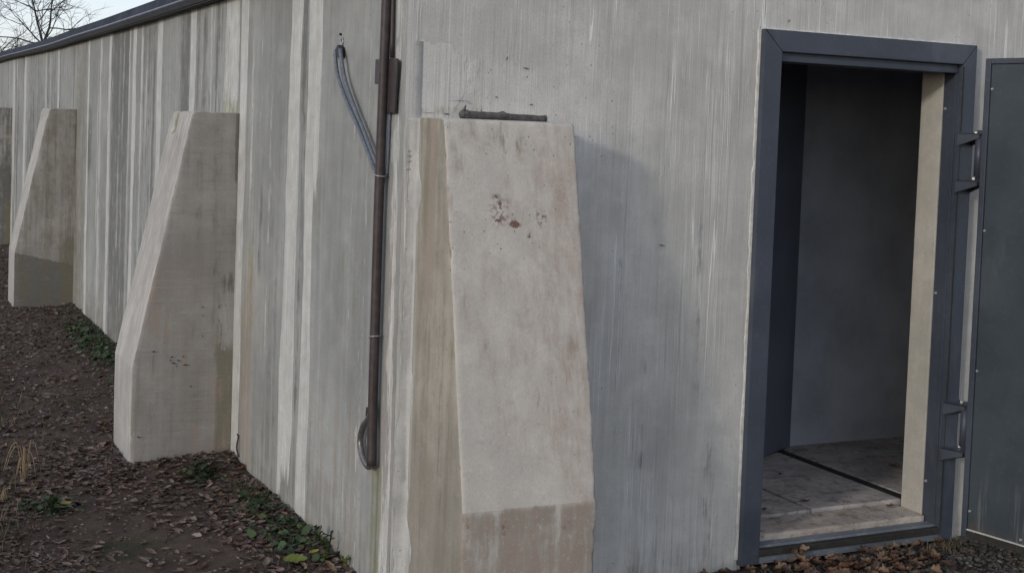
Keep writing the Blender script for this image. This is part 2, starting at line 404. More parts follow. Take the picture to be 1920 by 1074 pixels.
for k, (a, b, s, zl, zh) in enumerate([(5.24, 5.9, .62, -1, 9), (2.56, 3.14, .42, 1.4, 9), (4.35, 4.9, .40, -1, 9), (9.1, 9.7, .4, -1, 9), (10.1, 11.5, .4, -1, 9),
                                       (1.11, 1.19, .50, .5, 9), (1.72, 1.80, .55, 1.0, 1.28), (.0, .012, .4, -1, 9), (1.44, 1.8, .28, -1, 9), (.42, .60, .3, -1, .55), (7.5, 7.75, .45, .4, 1.1)]):
    dark = np.maximum(dark, band(a, b, s, zl, zh, .03, .02, 100+k))
dark = np.maximum(dark, .62*ss(.50, .72, fbm(U*3.0, Zl*.8, 61))*(.35+.65*ss(1.4, 2.6, U)))
for k in range(34):
    a = 2.7+RNG.random()**1.2*9; dark = np.maximum(dark, band(a, a+.02+.06*RNG.random()*(1+a*.15), .35+.35*RNG.random(), RNG.random()*1.4-.4, .9+1.6*RNG.random(), .02, .02, 200+k))
tan = np.maximum(tan, .48*ss(.6, .0, Zl+(fbm(U*5, Zl*2, 62)-.5)*.5))
tan = np.maximum(tan, band(1.84, 2.05, .5, -1, .85, .04, .03, 120)); tan = np.maximum(tan, band(7.15, 7.75, .55, -1, 9, .05, .05, 121))
pink = np.maximum(pink, band(1.80, 2.04, .55, .1, .95, .05, .03, 122)); pink = np.maximum(pink, band(.02, .13, .55, -1, 1.3, .02, .01, 123))
pink = np.maximum(pink, band(.3, .95, .30, -1, .5, .1, .05, 126))
green = np.maximum(green, band(1.86, 1.98, .45, .6, 1.3, .04, .02, 124)); green = np.maximum(green, band(2.2, 2.5, .62, 1.66, 1.71, .05, .05, 125, .12))
green = np.maximum(green, band(.10, .20, .6, -1, .45, .02, .012, 127, .1)); dark = np.maximum(dark, band(.125, .15, .8, -1, .44, .008, .006, 128, .12))
green = np.maximum(green, .4*ss(.62, .85, fbm(U*1.7, Zl*1.1, 63)))
green = np.maximum(green, band(7.55, 7.8, .55, 1.55, 1.85, .05, .03, 129))
P[:, 0] += (fbm(U*1.5, Zl*1.2, 70)-.5)*.010
lime = lime*(.72+.62*fbm(U*6, Zl*1.6, 66)); lime = np.minimum(lime, 1)
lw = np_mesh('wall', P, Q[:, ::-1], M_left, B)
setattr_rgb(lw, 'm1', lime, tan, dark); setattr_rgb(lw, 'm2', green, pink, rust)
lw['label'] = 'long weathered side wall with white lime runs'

# --- front wall (plane y = 0) with the door opening 1.47..2.47 x 0..2.03
DX0, DX1, DZ1 = 1.45, 2.48, 2.04
def front_piece(x0, x1, z0, z1, st):
    us = np.arange(x0, x1+1e-6, (x1-x0)/max(2, round((x1-x0)/st))); vz = np.arange(z0, z1+1e-6, (z1-z0)/max(2, round((z1-z0)/.015)))
    return grid_face(us, vz, lambda u, v: np.stack([u, np.zeros_like(u), v], -1))
pieces = [front_piece(0, DX0, -.1, DZ1, .008), front_piece(DX1, 5.5, -.1, DZ1, .04), front_piece(0, DX0, DZ1, 2.27, .008), front_piece(DX0, DX1, DZ1, 2.27, .012), front_piece(DX1, 5.5, DZ1, 2.27, .04)]
VV = []; QQ = []; n0 = 0
for p, q, _, _ in pieces: VV.append(p); QQ.append(q+n0); n0 += len(p)
P = np.concatenate(VV); Q = np.concatenate(QQ); X = P[:, 0]; Z = P[:, 2]
lime = np.zeros_like(X); tan = lime.copy(); dark = lime.copy(); green = lime.copy(); pink = lime.copy(); rust = lime.copy()
def blob(cx, cz, rx, rz, s, seed, soft=.5, jag=.5):
    d = np.sqrt(((X-cx)/rx)**2+((Z-cz)/rz)**2)+(fbm(X*14, Z*14, seed)-.5)*jag*2
    return s*ss(1+soft, 1-soft, d)
lime = np.maximum(lime, .95*ss(.03, .045, X)*ss(.30, .14, X+(fbm(X*9, Z*9, 71)-.5)*.30)*ss(1.66, 1.68, Z)*ss(1.935, 1.90, Z+(fbm(X*12, Z*3, 78)-.5)*.05+.25*np.maximum(X-.16, 0)))
lime = np.maximum(lime, .62*ss(.055, .03, X)*ss(1.3, 1.7, Z)); lime = np.maximum(lime, .45*ss(.05, .02, X))
lime = np.maximum(lime, blob(1.03, 1.53, .07, .05, .55, 72)); lime = np.maximum(lime, blob(1.0, 1.45, .03, .09, .45, 73))
lime = np.maximum(lime, blob(1.13, .23, .10, .10, .42, 74)); lime = np.maximum(lime, blob(1.36, .22, .08, .09, .40, 75)); lime = np.maximum(lime, blob(1.37, .52, .07, .06, .3, 76))
lime = np.maximum(lime, .34*ss(.56, .78, fbm(X*3, Z*1.5, 77)))
lime = np.maximum(lime, .42*ss(1.33, 1.43, X)*ss(1.5, 1.43, X)*ss(.5, .7, fbm(X*20, Z*6, 79)))
dark = np.maximum(dark, blob(1.22, .86, .07, .2, .36, 80)); dark = np.maximum(dark, blob(.86, .75, .012, .5, .42, 81, .5, .3)); dark = np.maximum(dark, blob(.98, .6, .012, .3, .45, 82, .5, .3))
dark = np.maximum(dark, blob(1.2, 1.2, .012, .3, .45, 85, .5, .3)); dark = np.maximum(dark, blob(1.28, .3, .03, .25, .35, 86)); dark = np.maximum(dark, blob(.80, .2, .02, .2, .4, 87))
dark = np.maximum(dark, .25*ss(.6, .85, fbm(X*5, Z*.8, 83)))
tan = np.maximum(tan, .35*ss(.25, 0, Z)); tan = np.maximum(tan, .3*ss(.5, .8, fbm(X*2, Z*1.4, 84))*ss(.9, .4, X))
green = np.maximum(green, blob(.16, 1.70, .12, .02, .4, 88))
P[:, 1] += (fbm(X*2, Z*1.5, 90)-.5)*.006*ss(0, .05, X)
P[:, 2] = np.where(Z > DZ1, DZ1+(Z-DZ1)*(1+X*.105/(2.27-DZ1)), Z)      # the wall head follows the rising roof
fwall = np_mesh('wall', P, Q, M_front, B)
setattr_rgb(fwall, 'm1', lime, tan, dark); setattr_rgb(fwall, 'm2', green, pink, rust)
fwall['label'] = 'broom-finished front wall around the doorway'
# gouges and chipped spots in the brushed face
for (x, z, l, a) in [(.445, 1.86, .03, -.1), (.37, 1.89, .02, 1.1), (.335, 1.755, .014, -.1), (.47, 1.735, .018, .1), (.45, 1.83, .01, 1.2), (1.03, 1.24, .035, -.15), (1.56, 2.1, .02, .8), (.80, .72, .006, 0), (.71, .28, .01, 1), (.20, 1.737, .10, .04), (.235, 1.731, .04, -.3), (.085, 1.692, .07, .0), (.15, 1.690, .03, .02)]:
    d = Vector((math.cos(a), 0, math.sin(a))); nn = Vector((-d.z, 0, d.x)); c = Vector((x, -.0035, z))
    wg = .0022 if l < .036 else .0007
    MB().add([c-d*l/2, c-nn*wg, c+d*l/2, c+nn*wg*1.2], [(0, 1, 2, 3)]).build('gouge', M_gouge, B)
for z, l in ((1.562, .020), (1.545, .024), (1.527, .022), (1.50, .030), (1.392, .014), (1.232, .016), (1.12, .012)):
    MB().box(.024-l/2, .024+l/2, -.0045, -.001, z, z+.003).build('plaster_tick', M_plaster, B)
# back and end walls, so the building is closed
MB().box(5.5, 5.7, .0, 22, -.1, 2.82).build('wall', M_left, B)
MB().prism([(.02, 22, -.1), (5.5, 22, -.1), (5.5, 22, 2.84), (.02, 22, 2.28)], (0, .2, 0)).build('wall', M_left, B)
MB().add([(.0, 22, -.1), (.02, 22, -.1), (.02, 22, 2.3), (0, 22, 2.3)], [(0, 1, 2, 3)]).build('wall', M_left, B)

# --- roof: sheet metal over the walls, fascia with a rolled drip edge
rb = MB(); yy = list(np.concatenate([np.arange(-.08, 14, .35), np.arange(14, 22.4, 1)]))
def strip(yy, prof):
    v = []; f = []; n = len(prof)
    for i, y in enumerate(yy):
        zz = float(roofz(y))+.003*math.sin(y*1.1)
        for (x, z) in prof: v.append((x+.002*math.sin(y*2.3), y, zz+z))
    for i in range(len(yy)-1):
        for k in range(n): f.append((i*n+k, i*n+(k+1) % n, (i+1)*n+(k+1) % n, (i+1)*n+k))
    f.append(tuple(range(n))); f.append(tuple((len(yy)-1)*n+k for k in range(n))[::-1]); return v, f
rb.add(*strip(yy, [(-.080, .026), (-.068, .090), (-.03, .100), (5.8, .72), (5.8, .62), (-.02, .026)]))
roof = rb.build('roof', M_roof, B)
eb = MB(); eb.add(*strip(yy, [(-.085, .012), (-.095, .02), (-.092, .030), (-.078, .034), (-.03, .028), (-.03, .006), (-.06, -.004)]))
eb.build('drip_edge', M_roof2, roof, True)
sb = MB(); sb.add(*strip(yy, [(-.055, -.012), (-.055, .004), (-.002, .004), (-.002, -.012)]))
sb.build('soffit_batten', M_rubber, roof)

# --- buttresses: precast concrete with a raking front
NOTCH = {'none': None}
def buttress(place, seed, paint_side, paint_front, st=.012, notch=False, W=.467, H=1.676, D0=.226, D1=.48, ZB=.46, label=None):
    """local frame: a along the wall 0..W, d out from the wall, z up; place maps (a,d,z) to world"""
    root = None; out = []
    def warp(a, d, z):
        fr = np.where(z > ZB, D1+(D0-D1)*(z-ZB)/(H-ZB), D1)
        chip = .0025+.006*ss(.62, .85, fbm(a*13+d*11, z*13, seed))+.004*fbm(z*40, a*40+d*40, seed+1)
        r = .007
        e0 = np.exp(-((a)+(fr-d))/r); e1 = np.exp(-((W-a)+(fr-d))/r)
        et = np.exp(-((H-z)+(fr-d))/r)+np.exp(-((H-z)+a)/r)*.7+np.exp(-((H-z)+(W-a))/r)*.7
        na = a+chip*e0-chip*e1; nd = d-chip*(e0+e1+et); nz = z-chip*et
        nd = nd+(fbm(a*5, z*5, seed+3)-.5)*.004
        if notch:
            k = ss(.27, .285, a)*ss(.375, .36, a)*ss(1.565, 1.59, z)*ss(fr-.02, fr-.004, d); nd = nd-.035*k
        return na, nd, nz
    az = np.linspace(0, W, max(6, round(W/st)))
    zf = np.unique(np.concatenate([np.linspace(-.1, ZB, round(.56/st)), np.linspace(ZB, H, round((H-ZB)/st))[1:]]))
    frz = lambda z: np.where(z > ZB, D1+(D0-D1)*(z-ZB)/(H-ZB), D1)
    td = np.linspace(0, 1, max(6, round(.48/st)))
    def face(us, vs, f3, name, mat, paint, flip):
        U, V = np.meshgrid(us, vs); a, d, z = f3(U, V)
        a, d, z = [np.broadcast_to(q, U.shape).ravel().astype(float) for q in (a, d, z)]
        na, nd, nz = warp(a, d, z)
        Pw = place(na, nd, nz); i = np.arange(U.size).reshape(U.shape)
        q = np.stack([i[:-1, :-1], i[:-1, 1:], i[1:, 1:], i[1:, :-1]], -1).reshape(-1, 4)
        return Pw, (q[:, ::-1] if flip else q), a, d, z
    zlo, zhi = zf[zf <= ZB+1e-9], zf[zf >= ZB-1e-9]
    parts = [('front', face(az, zhi, lambda u, v: (u, frz(v), v), '', None, None, False)),
             ('foot', face(az, zlo, lambda u, v: (u, frz(v), v), '', None, None, False)),
             ('s0', face(td, zf, lambda u, v: (0*u, u*frz(v), v), '', None, None, False)),
             ('s1', face(td, zf, lambda u, v: (W+0*u, u*frz(v), v), '', None, None, True)),
             ('top', face(az, np.linspace(0, 1, round(.23/st)+3), lambda u, v: (u, v*D0, H+0*u), '', None, None, True))]
    root = empty('buttress'); root.parent = B
    if label: root['label'] = label
    for nm, (Pw, q, a, d, z) in parts:
        isf = nm in ('front', 'top', 'foot')
        o = np_mesh({'front': 'raking_face', 'foot': 'foot_face', 'top': 'cap'}.get(nm, 'side_face'), Pw, q, (paint_front if isf else paint_side)['mat'], root)
        m = (paint_front if isf else paint_side)['fn'](a, d, z, nm)
        setattr_rgb(o, 'm1', *m[:3]); setattr_rgb(o, 'm2', *m[3:])
    return root

# near buttress, on the front wall beside the corner
def near_place(a, d, z): return np.stack([.045+a, -d, z], 1)
def near_front(a, d, z, nm):
    x = a+.05; z0 = 0*a
    pink = .40*ss(.45, .7, fbm(x*2.5, z*1.6, 201))+.34*ss(.25, .5, x); pink = np.minimum(pink*.8, .5)
    tan = .35*ss(.55, .8, fbm(x*5, z*3, 202)); tan = np.maximum(tan, .4*np.exp(-(((x-.28)/.07)**2+((z-1.62)/.05)**2)))
    tan = np.maximum(tan, .5*np.exp(-(((x-.47)/.03)**2+((z-.95)/.03)**2))); tan = np.maximum(tan, .62*ss(.472, .445, z+(fbm(x*30, z*6, 207)-.5)*.02)+.1*ss(.5, .75, fbm(x*7, z*7, 209))*ss(.470, .46, z))
    def sp(cx, cz, rx, rz, s=1): return s*np.exp(-(((x-cx)/rx)**2+((z-cz)/rz)**2)**1.5)
    rust = sp(.285, 1.34, .019, .0125, 2.0)
    for (cx, cz, rx, rz, s) in [(.222, 1.428, .012, .010, 1.25), (.237, 1.398, .012, .022, 1.1), (.226, 1.352, .022, .008, 1.3), (.232, 1.38, .035, .05, .75), (.245, 1.36, .01, .006, .9), (.385, 1.36, .022, .03, .85),
                                (.335, 1.30, .006, .012, 1.3), (.345, 1.28, .009, .006, 1.2), (.205, 1.30, .005, .003, 1.2), (.26, 1.40, .02, .015, .5), (.46, 1.45, .02, .05, .22), (.24, 1.38, .04, .05, .25),
                                (.14, .66, .05, .02, .2), (.33, .71, .02, .008, .25), (.2, .40, .012, .02, .9), (.42, .39, .02, .012, .9), (.07, .41, .01, .02, .8)]:
        rust = np.maximum(rust, sp(cx, cz, rx, rz, s))
    lime = .62*ss(.10, .06, x)*ss(1.60, 1.66, z)+.25*ss(.55, .75, fbm(x*3, z*3, 203))
    dark = .16*ss(.6, .8, fbm(x*6, z*4, 204))+.16*ss(.47, .455, z)
    if nm == 'foot': pink = np.maximum(pink, .5); lime = 0*lime
    green = .45*np.exp(-(((x-.27)/.10)**2+((z-1.60)/.06)**2))
    return lime, tan, dark, green, pink, np.minimum(rust, 1.6)
def near_side(a, d, z, nm):
    z0 = 0*a
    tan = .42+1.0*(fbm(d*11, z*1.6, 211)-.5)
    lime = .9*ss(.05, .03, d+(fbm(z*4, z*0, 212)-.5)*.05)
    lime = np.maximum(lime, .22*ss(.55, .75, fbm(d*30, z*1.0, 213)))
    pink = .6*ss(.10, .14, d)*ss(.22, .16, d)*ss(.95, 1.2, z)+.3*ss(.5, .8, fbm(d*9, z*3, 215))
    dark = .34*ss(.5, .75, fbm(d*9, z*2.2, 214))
    green = .28*ss(.45, .7, fbm(d*5, z*1.5, 216))
    return lime, tan, dark, green, pink, z0
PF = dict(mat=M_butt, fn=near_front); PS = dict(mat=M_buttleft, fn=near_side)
nb = buttress(near_place, 31, PS, PF, st=.006, W=.482, label='pale raking corner buttress with rust spots')
# lime plaster smeared along the joint between wall and buttress
zs = np.linspace(-.05, 1.93, 260); vv = []; ff = []
for i, z in enumerate(zs):
    wv = float(fbm(z*5.1, 0, 221, 3)-.5); wv2 = float(fbm(z*5.7, 5, 222, 3)-.5); j = float(fbm(z*22, 3, 223)-.5)
    out_w = .020+.05*wv+.026*j+(.014 if z < 1.0 else 0); in_d = .042+.13*wv2+.035*j
    top = z > 1.675
    if top: prof = [(.028+.006*j, -.0005), (.032+.004*j, -.003), (.042, -.0035), (.052+.004*j, -.003), (.058, -.0005)]
    else: prof = [(max(.004, .046-out_w), -.0005), (max(.008, .049-out_w*.8), -.006), (.038, -.016+.004*j), (.0395, -max(.02, in_d)*.8), (.0445, -max(.03, in_d))]
    vv += [(x, y, z) for x, y in prof]
for i in range(len(zs)-1):
    for k in range(4): ff.append((i*5+k, i*5+k+1, i*5+6+k, i*5+5+k))
pl = obj('plaster_joint', vv, ff, M_plaster, None, True); pl.parent = nb

# buttresses along the path wall; side_face near the viewer is a = 0
def path_place(y0):
    return lambda a, d, z: np.stack([-d, y0+a, z], 1)
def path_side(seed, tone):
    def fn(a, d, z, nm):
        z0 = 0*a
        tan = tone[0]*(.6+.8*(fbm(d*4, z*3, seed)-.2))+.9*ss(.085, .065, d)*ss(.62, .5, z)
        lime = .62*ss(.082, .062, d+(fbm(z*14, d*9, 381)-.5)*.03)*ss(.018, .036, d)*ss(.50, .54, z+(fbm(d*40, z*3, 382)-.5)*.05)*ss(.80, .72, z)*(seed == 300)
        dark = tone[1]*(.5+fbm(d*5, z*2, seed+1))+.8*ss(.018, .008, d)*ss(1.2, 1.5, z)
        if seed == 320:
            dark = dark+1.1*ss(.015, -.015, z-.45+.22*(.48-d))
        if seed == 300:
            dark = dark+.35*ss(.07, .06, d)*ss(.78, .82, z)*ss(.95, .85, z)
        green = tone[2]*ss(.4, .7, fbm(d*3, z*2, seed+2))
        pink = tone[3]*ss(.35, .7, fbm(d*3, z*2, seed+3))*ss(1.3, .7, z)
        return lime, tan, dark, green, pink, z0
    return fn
def path_front(seed, green_top):
    def fn(a, d, z, nm):
        lime = .22+.5*(fbm(a*22, z*1.2, seed)-.4); green = green_top*ss(.27, .30, a)*ss(.375, .35, a)*ss(1.55, 1.58, z)*1.2+.25*ss(1.3, 1.6, z)
        return lime, .25*ss(.5, .1, z), .1+0*a, green, .2+0*a, 0*a
    return fn
SP = 5.492
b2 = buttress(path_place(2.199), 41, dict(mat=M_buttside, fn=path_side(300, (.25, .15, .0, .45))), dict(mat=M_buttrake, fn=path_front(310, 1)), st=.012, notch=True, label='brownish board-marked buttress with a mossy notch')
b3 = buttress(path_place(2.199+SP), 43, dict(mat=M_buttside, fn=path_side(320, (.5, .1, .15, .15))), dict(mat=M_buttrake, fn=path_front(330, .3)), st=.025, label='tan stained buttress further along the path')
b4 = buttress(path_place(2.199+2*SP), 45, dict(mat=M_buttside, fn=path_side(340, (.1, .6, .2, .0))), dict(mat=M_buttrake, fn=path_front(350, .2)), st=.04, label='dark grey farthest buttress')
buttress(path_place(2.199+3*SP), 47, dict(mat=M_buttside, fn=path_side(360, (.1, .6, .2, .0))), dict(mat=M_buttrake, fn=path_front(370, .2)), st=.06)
# slits and nail holes left by the formwork boards in the second buttress
for (d, z, l, a) in [(.38, .535, .028, .05), (.285, .475, .03, .25), (.30, .49, .012, 0), (.262, .487, .02, .1), (.295, .505, .016, 0), (.23, .465, .035, 0), (.27, .46, .01, -.2), (.20, .36, .014, -.4), (.155, .74, .012, 0), (.15, .70, .008, 0.8), (.44, .13, .02, .6), (.15, .60, .008, 0), (.24, .505, .014, .1)]:
    dd = Vector((-math.cos(a), 0, math.sin(a))); nn = Vector((dd.z, 0, -dd.x)); c = Vector((-d, 2.1925, z))
    MB().add([c-dd*l/2, c-nn*.003, c+dd*l/2, c+nn*.0035], [(0, 1, 2, 3)]).build('slit', M_rubber, b2)
# rusty wire ends in the long wall
MB().tube(smooth_curve([(-.004, 2.02, .045), (-.012, 2.03, .09), (-.006, 2.03, .14), (-.014, 2.02, .155)], 4), .004, 6).build('wire_end', M_pipe, B)

# --- doorway: reveals, lintel, sill, room behind
def cbox(name, dims, mat, parent, bev=.004, **lab):
    o = MB().box(*dims).build(name, mat, parent, bevel=bev); return o
cbox('reveal', (2.425, 2.60, .076, .20, .0, 2.04), M_reveal, B)
cbox('reveal', (1.35, 1.51, .076, .20, .0, 2.04), M_reveal, B)
cbox('lintel', (1.51, 2.425, .076, .20, 1.95, 2.2), M_inner, B)  # lintel coloured dark navy to paint in the shade under the door head
cbox('sill', (1.511, 2.424, .05, .24, .0, .088), M_sill, B, .01)
cbox('floor_slab', (1.20, 1.975, .243, 1.30, .0, .098), M_slab, B, .006)
cbox('floor_slab', (1.983, 2.468, .243, 1.30, .0, .102), M_slab, B, .006)
cbox('floor_slab', (2.545, 4.6, .243, 1.30, .0, .098), M_slab, B, .006)
cbox('floor_channel', (2.469, 2.544, .243, 1.30, .0, .088), M_rubber, B, 0)
cbox('channel_shade_strip', (2.463, 2.512, .246, 1.20, .0885, .1045), M_rubber, B, .003)  # black strip standing in for the darkness inside the floor channel
room = empty('room'); room.parent = B
cbox('room_wall', (1.0, 4.8, 1.22, 1.36, .0, 2.2), M_room, room, 0)
cbox('room_wall', (1.0, 1.2, .2, 1.22, .0, 2.2), M_room, room, 0)
cbox('room_wall', (4.6, 4.8, .2, 1.22, .0, 2.2), M_room, room, 0)
cbox('room_wall', (2.601, 4.6, .12, .20, .0, 2.2), M_room, room, 0)
cbox('room_wall', (1.2, 1.349, .12, .20, .0, 2.2), M_room, room, 0)
cbox('ceiling', (1.2, 4.6, .201, 1.22, 2.1, 2.2), M_room, room, 0)
# inner door leaf standing ajar at the back of the room
a0 = Vector((2.572, 1.165, .112)); dr = Vector((-.885, -.466, 0)); nrm = Vector((.466, -.885, 0))
idr = MB().prism([a0, a0+dr*.9, a0+dr*.9+Vector((0, 0, 1.93)), a0+Vector((0, 0, 1.93))], -nrm*.04).build('inner_door', M_inner, B, bevel=.003)
MB().prism([a0+dr*.1+nrm*.004+Vector((0, 0, .12)), a0+dr*.8+nrm*.004+Vector((0, 0, .12)), a0+dr*.8+nrm*.004+Vector((0, 0, 1.8)), a0+dr*.1+nrm*.004+Vector((0, 0, 1.8))], -nrm*.003).build('panel', M_inner, idr)

# --- steel door frame
F = empty('door_frame'); F.parent = B; F['label'] = 'slate grey steel frame around the doorway'
FY0, FY1 = -.03, .075
def mitre(name, pts):   # pts in (x,z) of the front face
    return MB().prism([(x, FY0, z) for x, z in pts], (0, FY1-FY0, 0)).build(name, M_steel, F, bevel=.003)
mitre('jamb', [(1.432, .0), (1.516, .0), (1.516, 1.978), (1.432, 2.060)])
mitre('jamb', [(2.430, .0), (2.502, .0), (2.502, 2.060), (2.430, 1.978)])
mitre('head', [(1.433, 2.061), (1.517, 1.979), (2.429, 1.979), (2.501, 2.061)])
MB().box(1.515, 1.528, .0, .02, .06, 1.965).build('stop_bead', M_steel, F, bevel=.002)
MB().box(1.528, 2.424, -.006, .074, 1.944, 1.980).build('stop_bead', M_steel, F, bevel=.002)
MB().box(2.424, 2.431, -.002, .012, .06, 1.965).build('stop_bead', M_steel, F, bevel=.002)
MB().box(1.516, 2.43, -.026, .045, .0, .030).build('threshold_plate', M_plate, F, bevel=.002)
MB().box(1.510, 2.432, -.034, -.005, .030, .056).build('threshold_seal', M_rubber, F, bevel=.003)
MB().box(1.518, 2.43, -.004, .046, .0305, .064).build('sill_plate', M_plate, F, bevel=.003)
MB().box(2.4285, 2.4315, -.0345, -.0305, .06, 1.97).build('edge_seal', M_rubber, F)
for z in (1.798, 1.027, .231):
    MB().tube([(2.4305, .060, z), (2.4235, .060, z)], [.006, .0045], 10).build('screw', M_screw, F)
def jagged(name, pts, wv, axis, parent):
    v = []; f = []; rr = random.Random(len(pts))
    P2 = smooth_curve(pts, 10) if len(pts) > 2 else [Vector(pts[0]).lerp(Vector(pts[1]), i/60) for i in range(61)]
    for p in P2:
        k = wv*(.65+.7*rr.random())
        for d, y in ((0, -.0005), (0, -.006), (k, -.005), (k*1.15, -.0005)): v.append(p+Vector((axis[0]*d, y, axis[2]*d)))
    for i in range(len(P2)-1):
        for k in range(3): f.append((i*4+k, i*4+k+1, i*4+5+k, i*4+4+k))
    MB().add(v, f).build(name, M_seal, parent)
jagged('sealant', [(1.4335, 0, .02), (1.4335, 0, 2.06)], .010, (-1, 0, 0), F)
jagged('sealant', [(1.43, 0, 2.060), (2.45, 0, 2.060)], .007, (0, 0, 1), F)
jagged('sealant', [(2.500, 0, .02), (2.500, 0, 2.06)], .007, (1, 0, 0), F)

# --- door leaf, swung open past a right angle
hx = Vector((2.432, -.155, 0)); dl = Vector((.2, -.98, 0)).normalized(); dn = Vector((-.98, -.2, 0)).normalized()
D = empty('door'); D.parent = B; D['label'] = 'slate steel door leaf standing wide open'
def leaf_prism(name, s0, s1, z0, z1, off, th, mat, bev=.002, parent=D):
    p = lambda s, z: hx+dl*s+dn*off+Vector((0, 0, z))
    return MB().prism([p(s0, z0), p(s1, z0), p(s1, z1), p(s0, z1)], -dn*th).build(name, mat, parent, bevel=bev)
leaf_prism('panel', .024, .976, .092, 1.976, .0, .04, M_door)
leaf_prism('edge_rail', -.002, .022, .060, 2.0, .006, .05, M_steel)
leaf_prism('edge_rail', .978, 1.0, .060, 2.0, .006, .05, M_steel)
leaf_prism('edge_rail', .0225, .9775, 1.9785, 2.0, .006, .05, M_steel)
leaf_prism('bottom_seal', .0225, .9775, .060, .090, .007, .05, M_rubber)
leaf_prism('bottom_lip', .024, .976, .0905, .0945, .010, .02, M_seal, .001)
for s, z in [(.031, 1.878), (.030, 1.309), (.030, .741), (.031, .168), (.263, .112), (.5, .112), (.75, .112), (.26, 1.96), (.5, 1.96), (.75, 1.96)]:
    c = hx+dl*s+Vector((0, 0, z))
    MB().tube([c, c+dn*.005], [.0055, .004], 10).build('screw', M_screw, D)
leaf_prism('handle_plate', .86, .90, .98, 1.18, .004, .004, M_screw)
p0 = hx+dl*.88+Vector((0, 0, 1.09))
MB().tube(smooth_curve([p0, p0+dn*.05, p0+dn*.055-dl*.03, p0+dn*.055-dl*.12], 5), .009, 10).build('handle', M_screw, D, True)
# hinges: gusseted brackets welded to the jamb carrying a pin
for (zb, zt) in ((1.455, 1.70), (.345, .588)):
    hb = MB()
    for z0, sgn in ((zt, -1), (zb+.052, -1)):
        a = Vector((2.412, -.0305, z0)); b = Vector((2.496, -.0305, z0)); c = Vector((2.475, -.135, z0)); d2 = Vector((2.440, -.125, z0))
        hb.prism([a, b, c, d2], (0, 0, -.006))
        hb.prism([a, d2, d2+Vector((0, 0, -.02)), a+Vector((0, 0, -.055))], (.005, .0, 0))
        hb.prism([b, c, c+Vector((0, 0, -.02)), b+Vector((0, 0, -.055))], (-.005, .0, 0))
    hb.box(2.410, 2.499, -.034, -.0302, zb-.004, zt+.004)
    h = hb.build('hinge', M_steel, F)
    MB().tube([(2.459, -.112, zb+.035), (2.459, -.112, zt+.012)], .011, 14).build('hinge_pin', M_steel, h, True)
    MB().tube([(2.459, -.112, zb+.07), (2.459, -.112, zt-.012)], .018, 16).build('hinge_barrel', M_steel, h, True)
    MB().prism([(2.452, -.10, zb+.075), (2.452, -.157, zb+.075), (2.452, -.157, zt-.015), (2.452, -.10, zt-.015)], (.008, 0, 0)).build('hinge_strap', M_steel, h)
    for z in (zt-.003, zb+.055):
        MB().tube([(2.478, -.07, z), (2.478, -.07, z+.008)], .007, 6).build('bolt', M_screw, h)

# ------------------------------------------------------------------ conduit on the long wall
PX, PY = -.030, .132
K = empty('conduit_pipe', (PX, PY, .46))
tag(K, 'brown steel conduit pipe running down the side wall by the building corner', 'pipe')
pts = [(PX, PY-.004, 2.25), (PX, PY, 1.9), (PX, PY+.008, 1.4), (PX, PY+.006, 1.0), (PX, PY+.003, .65), (PX, PY-.005, .468)]
MB().tube(smooth_curve(pts, 8), .0170, 18).build('pipe', M_pipe, K, True)
pg = [(.255, 1.873), (.256, 1.787), (.218, 1.786), (.209, 1.686), (.052, 1.687), (.037, 1.859), (.048, 1.870), (.10, 1.872)]
MB().prism([(-.010, y, z) for y, z in pg], (-.008, 0, 0)).build('mounting_plate', M_pipe, K, bevel=.0015)
for z, tl in ((1.474, .012), (.915, -.014)):
    ring = [(PX+.0192*math.cos(t), PY+.004+.0212*math.sin(t), z+tl*math.sin(t)*.4) for t in np.linspace(0, 2*math.pi, 22)]
    MB().tube(ring, .0028, 6, False).build('wire_tie', M_wire, K, True)
    MB().tube([(-.012, PY+.028, z), (-.02, PY+.036, z-.008), (-.016, PY+.034, z-.02)], .0035, 6).build('tie_end', M_black, K)
MB().tube(smooth_curve([(-.010, PY-.006, 2.25), (-.010, PY-.020, 1.875)], 8), .008, 8).build('thin_conduit', M_pipe, K, True)
MB().tube(smooth_curve([(-.006, PY-.008, 1.69), (-.006, PY+.002, 1.47)], 8), .006, 8).build('thin_conduit', M_cable, K, True)
MB().tube(smooth_curve([(-.008, PY+.085, 1.45), (-.008, PY+.092, 1.1), (-.008, PY+.096, .8), (-.010, PY+.108, .64)], 8), .0045, 8).build('lit_sliver', M_litsliver, K, True)  # pale tube drawn in for the bright lit wall edge beside the pipe
MB().tube([(-.010, PY+.108, .648), (-.012, PY+.110, .615)], [.007, .005], 8).build('cable_end', M_black, K, True)
lp = [(-.026, PY+.012, .69), (-.025, .177, .628), (-.024, .240, .580), (-.024, .268, .523), (-.025, .232, .472), (-.027, .178, .455), (-.029, .145, .462), (PX, PY+.002, .485)]
MB().tube(smooth_curve(lp, 8), .0115, 12).build('tube_loop', M_flex, K, True)

